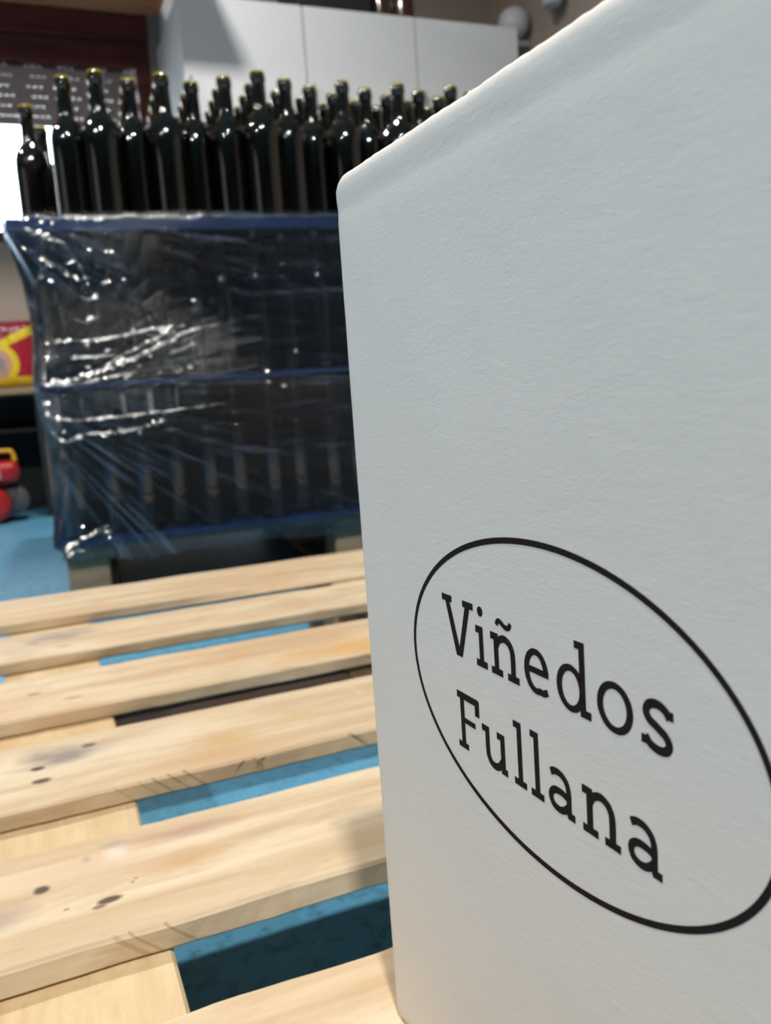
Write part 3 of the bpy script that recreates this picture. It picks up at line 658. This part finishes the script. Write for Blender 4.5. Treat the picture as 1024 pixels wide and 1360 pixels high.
# local axes: +X runs along the printed face towards the viewer, +Y goes into the carton, Z up
dv = Vector((0.0548, -0.9985, 0))      # direction of local X in the world
box.rotation_euler = (0, 0, math.atan2(dv.y, dv.x))
def carton_body():
    """tube of board with rounded vertical edges, a soft scored lip at the top"""
    bm = bmesh.new(); r = 0.0028; base = []
    def arc(cx, cy, a0):
        return [(cx+r*math.cos(a0+math.pi/2*k/4), cy+r*math.sin(a0+math.pi/2*k/4)) for k in range(5)]
    nf = 70
    base += [(r+(BW-2*r)*i/nf, 0.0) for i in range(1, nf)]
    base += arc(BW-r, r, -math.pi/2) + [(BW, r+(BD-2*r)*i/8) for i in range(1, 8)] + arc(BW-r, BD-r, 0)
    base += [(BW-r-(BW-2*r)*i/12, BD) for i in range(1, 12)] + arc(r, BD-r, math.pi/2) + [(0, BD-r-(BD-2*r)*i/8) for i in range(1, 8)] + arc(r, r, math.pi)
    zs = [0.0, 0.0015, 0.004] + [0.008+0.010*i for i in range(30)] + [0.304, 0.310, 0.314, 0.3165, 0.3185, 0.321, 0.324, 0.3265, 0.3285, 0.330, 0.3308, 0.331]
    rows = []
    for z in zs:
        ins = 0.0
        if z < 0.003: ins = 0.0012*(1-z/0.003)
        ins += 0.00028*math.exp(-((z-0.3180)/0.0030)**2)          # scored crease below the lip
        if z > 0.3265: ins += 0.0046*(1-math.sqrt(max(0, 1-((z-0.3265)/0.0045)**2)))
        row = []
        for (x, y) in base:
            cx, cy = BW/2, BD/2
            k = ins/ (0.5*min(BW, BD))
            wav = 0.00035*noise.noise(Vector((x*16, y*16, z*14)))+0.00016*noise.noise(Vector((x*60, y*60, z*45)))
            em = math.hypot((x-.11467)/.078, (z-.1684)/.050); wav *= min(1.0, max(0.0, (em-1.0)/0.35)) if y < .002 else 1
            if z > 0.322: wav += 0.00022*math.sin(x*2*math.pi/0.0075)*(z-0.322)/0.008
            zz = z+(0.0006*noise.noise(Vector((x*30, y*30, 1)))+0.00025*math.sin(x*2*math.pi/.0075) if z > 0.326 else 0)
            if x < 0.006 and y < 0.006 and z > 0.3255: zz -= 0.0022*(1-x/0.006)
            px, py = x+(ins if x < r else -ins if x > BW-r else 0), y+(ins+wav if y < 0.02 else -ins if y > BD-r else 0)
            row.append(bm.verts.new((px, py, zz)))
        rows.append(row)
    n_ = len(base)
    for a, b in zip(rows, rows[1:]):
        for i in range(n_): bm.faces.new((a[i], a[(i+1) % n_], b[(i+1) % n_], b[i]))
    bm.faces.new(rows[0][::-1])
    return mesh_from_bm(bm, 'body', True)
link('body', carton_body(), M_PAPER, box)
for (y0, y1) in ((0.0045, BD/2-.0006), (BD/2+.0006, BD-.0045)):
    link('top_flap', box_mesh('top_flap', (0.005, y0, 0.3265), (BW-.005, y1, 0.3300), .001), M_PAPER, box)
link('tape', box_mesh('tape', (0.004, BD/2-.025, 0.3301), (BW-.004, BD/2+.025, 0.3303)), M_TAPE, box)

# --- print on the face, in millimetres along the face (s) and up from the carton's base (h)
def ink(polys, name, lab):
    bm = bmesh.new()
    for k, pl in enumerate(polys):      # thin ink film, overlapping strokes stacked a hair apart
        bm.faces.new([bm.verts.new((x*.001, -2e-6*(k % 9), y*.001)) for x, y in pl])
    bmesh.ops.triangulate(bm, faces=bm.faces[:])
    o = link(name, mesh_from_bm(bm, name), M_INK, box, (0, -0.00008, 0))
    if lab: o['label'] = lab
    return o
def rect(x0, x1, y0, y1): return [[(x0, y0), (x1, y0), (x1, y1), (x0, y1)]]
def stroke(pts, wd, n=8):
    P_ = smoothpath([(x, y, 0) for x, y in pts], n); L_, R_ = [], []; m = len(P_)
    for i, p in enumerate(P_):
        t_ = (P_[min(i+1, m-1)]-P_[max(i-1, 0)]).normalized(); nn = Vector((-t_.y, t_.x, 0))
        w_ = (wd(i/(m-1)) if callable(wd) else wd)/2
        L_.append(p+nn*w_); R_.append(p-nn*w_)
    return [[(a.x, a.y) for a in (L_[i], R_[i], R_[i+1], L_[i+1])] for i in range(m-1)]
def ring(cx, cy, rx, ry, wd, a0=0, a1=360, n=64, wy=None):
    wy = wy or wd
    out = []
    for i in range(n):
        q0, q1 = (math.radians(a0+(a1-a0)*k/n) for k in (i, i+1))
        f = lambda q, s: (cx+(rx+s*wd/2)*math.cos(q), cy+(ry+s*wy/2)*math.sin(q))
        out.append([f(q0, -1), f(q1, -1), f(q1, 1), f(q0, 1)])
    return out
def sh(polys, dx, dy): return [[(x+dx, y+dy) for x, y in p] for p in polys]
L_i = rect(83.4, 85.75, 0, 12.4)+rect(81.65, 84, 10.2, 12.4)+rect(81.6, 87.6, 0, 2.15)+[[(84.7+1.5*math.cos(2*math.pi*k/20), 16.95+1.55*math.sin(2*math.pi*k/20)) for k in range(20)]]
L_V = rect(62.3, 68.4, 16.3, 18.4)+rect(74.8, 80.85, 16.3, 18.4)+[[(64.3, 16.6), (69.75, 0), (72.75, 0), (67.0, 16.6)], [(76.15, 16.6), (70.7, 0), (73.3, 0), (78.9, 16.6)]]
L_n = rect(91.4, 93.75, 0, 12.4)+rect(89.75, 92, 10.2, 12.4)+rect(89.75, 95.63, 0, 2.1)+rect(98.1, 103.74, 0, 2.1)+stroke([(92.9, 8.6), (94.1, 10.5), (96.6, 11.55), (99.2, 10.8), (100.6, 9.0), (100.95, 6.8), (100.95, 3), (100.95, 0)], lambda t_: 2.0+0.35*min(1, t_*2))
L_tilde = stroke([(93.35, 14.9), (93.75, 15.9), (94.75, 16.35), (96.2, 15.8), (97.6, 15.15), (99.1, 15.2), (100.0, 15.9), (100.3, 16.8)], 1.6)
L_e = ring(111.75, 6.35, 4.3, 5.4, 2.3, 2, 296, 56, 1.85)+stroke([(113.3, 1.2), (114.8, 1.15), (116.65, 1.95)], 1.9)+rect(107.6, 117.15, 5.65, 7.5)
L_d = rect(129.85, 132.05, 0, 19.1)+rect(128.15, 130.5, 17.1, 19.1)+rect(130.4, 134.0, 0, 2.15)+ring(126.25, 6.2, 4.55, 5.3, 2.25, wy=1.8)
L_o = ring(142.5, 6.3, 5.12, 5.4, 2.2, wy=1.8)
L_s = stroke([(160.0, 9.3), (158.6, 10.9), (156.2, 11.6), (153.9, 11.0), (152.85, 9.3), (153.7, 7.6), (156.2, 6.35), (158.7, 5.0), (159.75, 3.3), (158.8, 1.7), (156.4, 1.2), (153.9, 1.9), (152.5, 3.4)], 2.15)+rect(159.3, 161.1, 9.0, 11.1)+rect(151.2, 152.9, 1.4, 3.5)
L_F = rect(69.95, 72.35, 0, 18.5)+rect(68.25, 80.6, 16.2, 18.5)+[[(78.65, 13.0), (81.15, 13.0), (81.25, 18.1), (80.6, 18.5), (78.7, 18.5)]]+rect(72, 78.6, 8.65, 10.45)+rect(68.0, 73.9, 0, 2.0)
L_u = rect(92.15, 94.45, 0, 12.2)+rect(90.45, 93, 10.1, 12.2)+rect(82.3, 85, 10.1, 12.2)+rect(93, 95.5, 0, 2.05)+stroke([(85.25, 12.2), (85.25, 8.5), (85.25, 5.0), (85.75, 2.7), (87.4, 1.2), (89.6, 1.05), (91.6, 2.0), (92.9, 3.7)], 2.3)
L_l = rect(100.9, 103.1, 0, 19.0)+rect(99.25, 101.5, 17.0, 19.0)+rect(98.95, 104.85, 0, 2.05)
L_a = stroke([(116.2, 10.5), (118.2, 11.3), (120.8, 11.1), (122.9, 9.6), (123.7, 7.2), (123.7, 4.0), (123.7, 0.6)], 2.05)+rect(123.0, 126.1, 0, 2.1)+stroke([(123.4, 5.5), (121.0, 6.15), (118.3, 6.1), (116.5, 5.0), (116.1, 3.4), (117.1, 1.7), (119.4, 1.05), (121.6, 1.6), (123.4, 3.1)], 2.05)
B1, B2 = 172.25, 142.2
for pl, nm, lab in ((sh(L_V, 0, B1), 'letter_v', 'V'), (sh(L_i, 0, B1), 'letter_i', 'i'), (sh(L_n+L_tilde, 0, B1), 'letter_n_tilde', 'n with tilde'), (sh(L_e, 0, B1), 'letter_e', 'e'), (sh(L_d, 0, B1), 'letter_d', 'd'), (sh(L_o, 0, B1), 'letter_o', 'o'), (sh(L_s, 0, B1), 'letter_s', 's')):
    ink(pl, nm, 'dark printed letter %s in the upper word' % lab)
for pl, nm, lab in ((L_F, 'letter_f', 'F'), (L_u, 'letter_u', 'u'), (L_l, 'letter_l', 'first l'), (sh(L_l, 8.06, 0), 'letter_l', 'second l'), (L_a, 'letter_a', 'first a'), (sh(L_n, 39.43, 0), 'letter_n', 'n'), (sh(L_a, 30.65, 0), 'letter_a', 'last a')):
    ink(sh(pl, 0, B2), nm, 'dark printed letter, %s in the lower word' % lab)
ink(ring(114.67, 168.4, 73.3, 44.8, 1.75, n=160), 'oval_ring', 'dark printed oval outline')
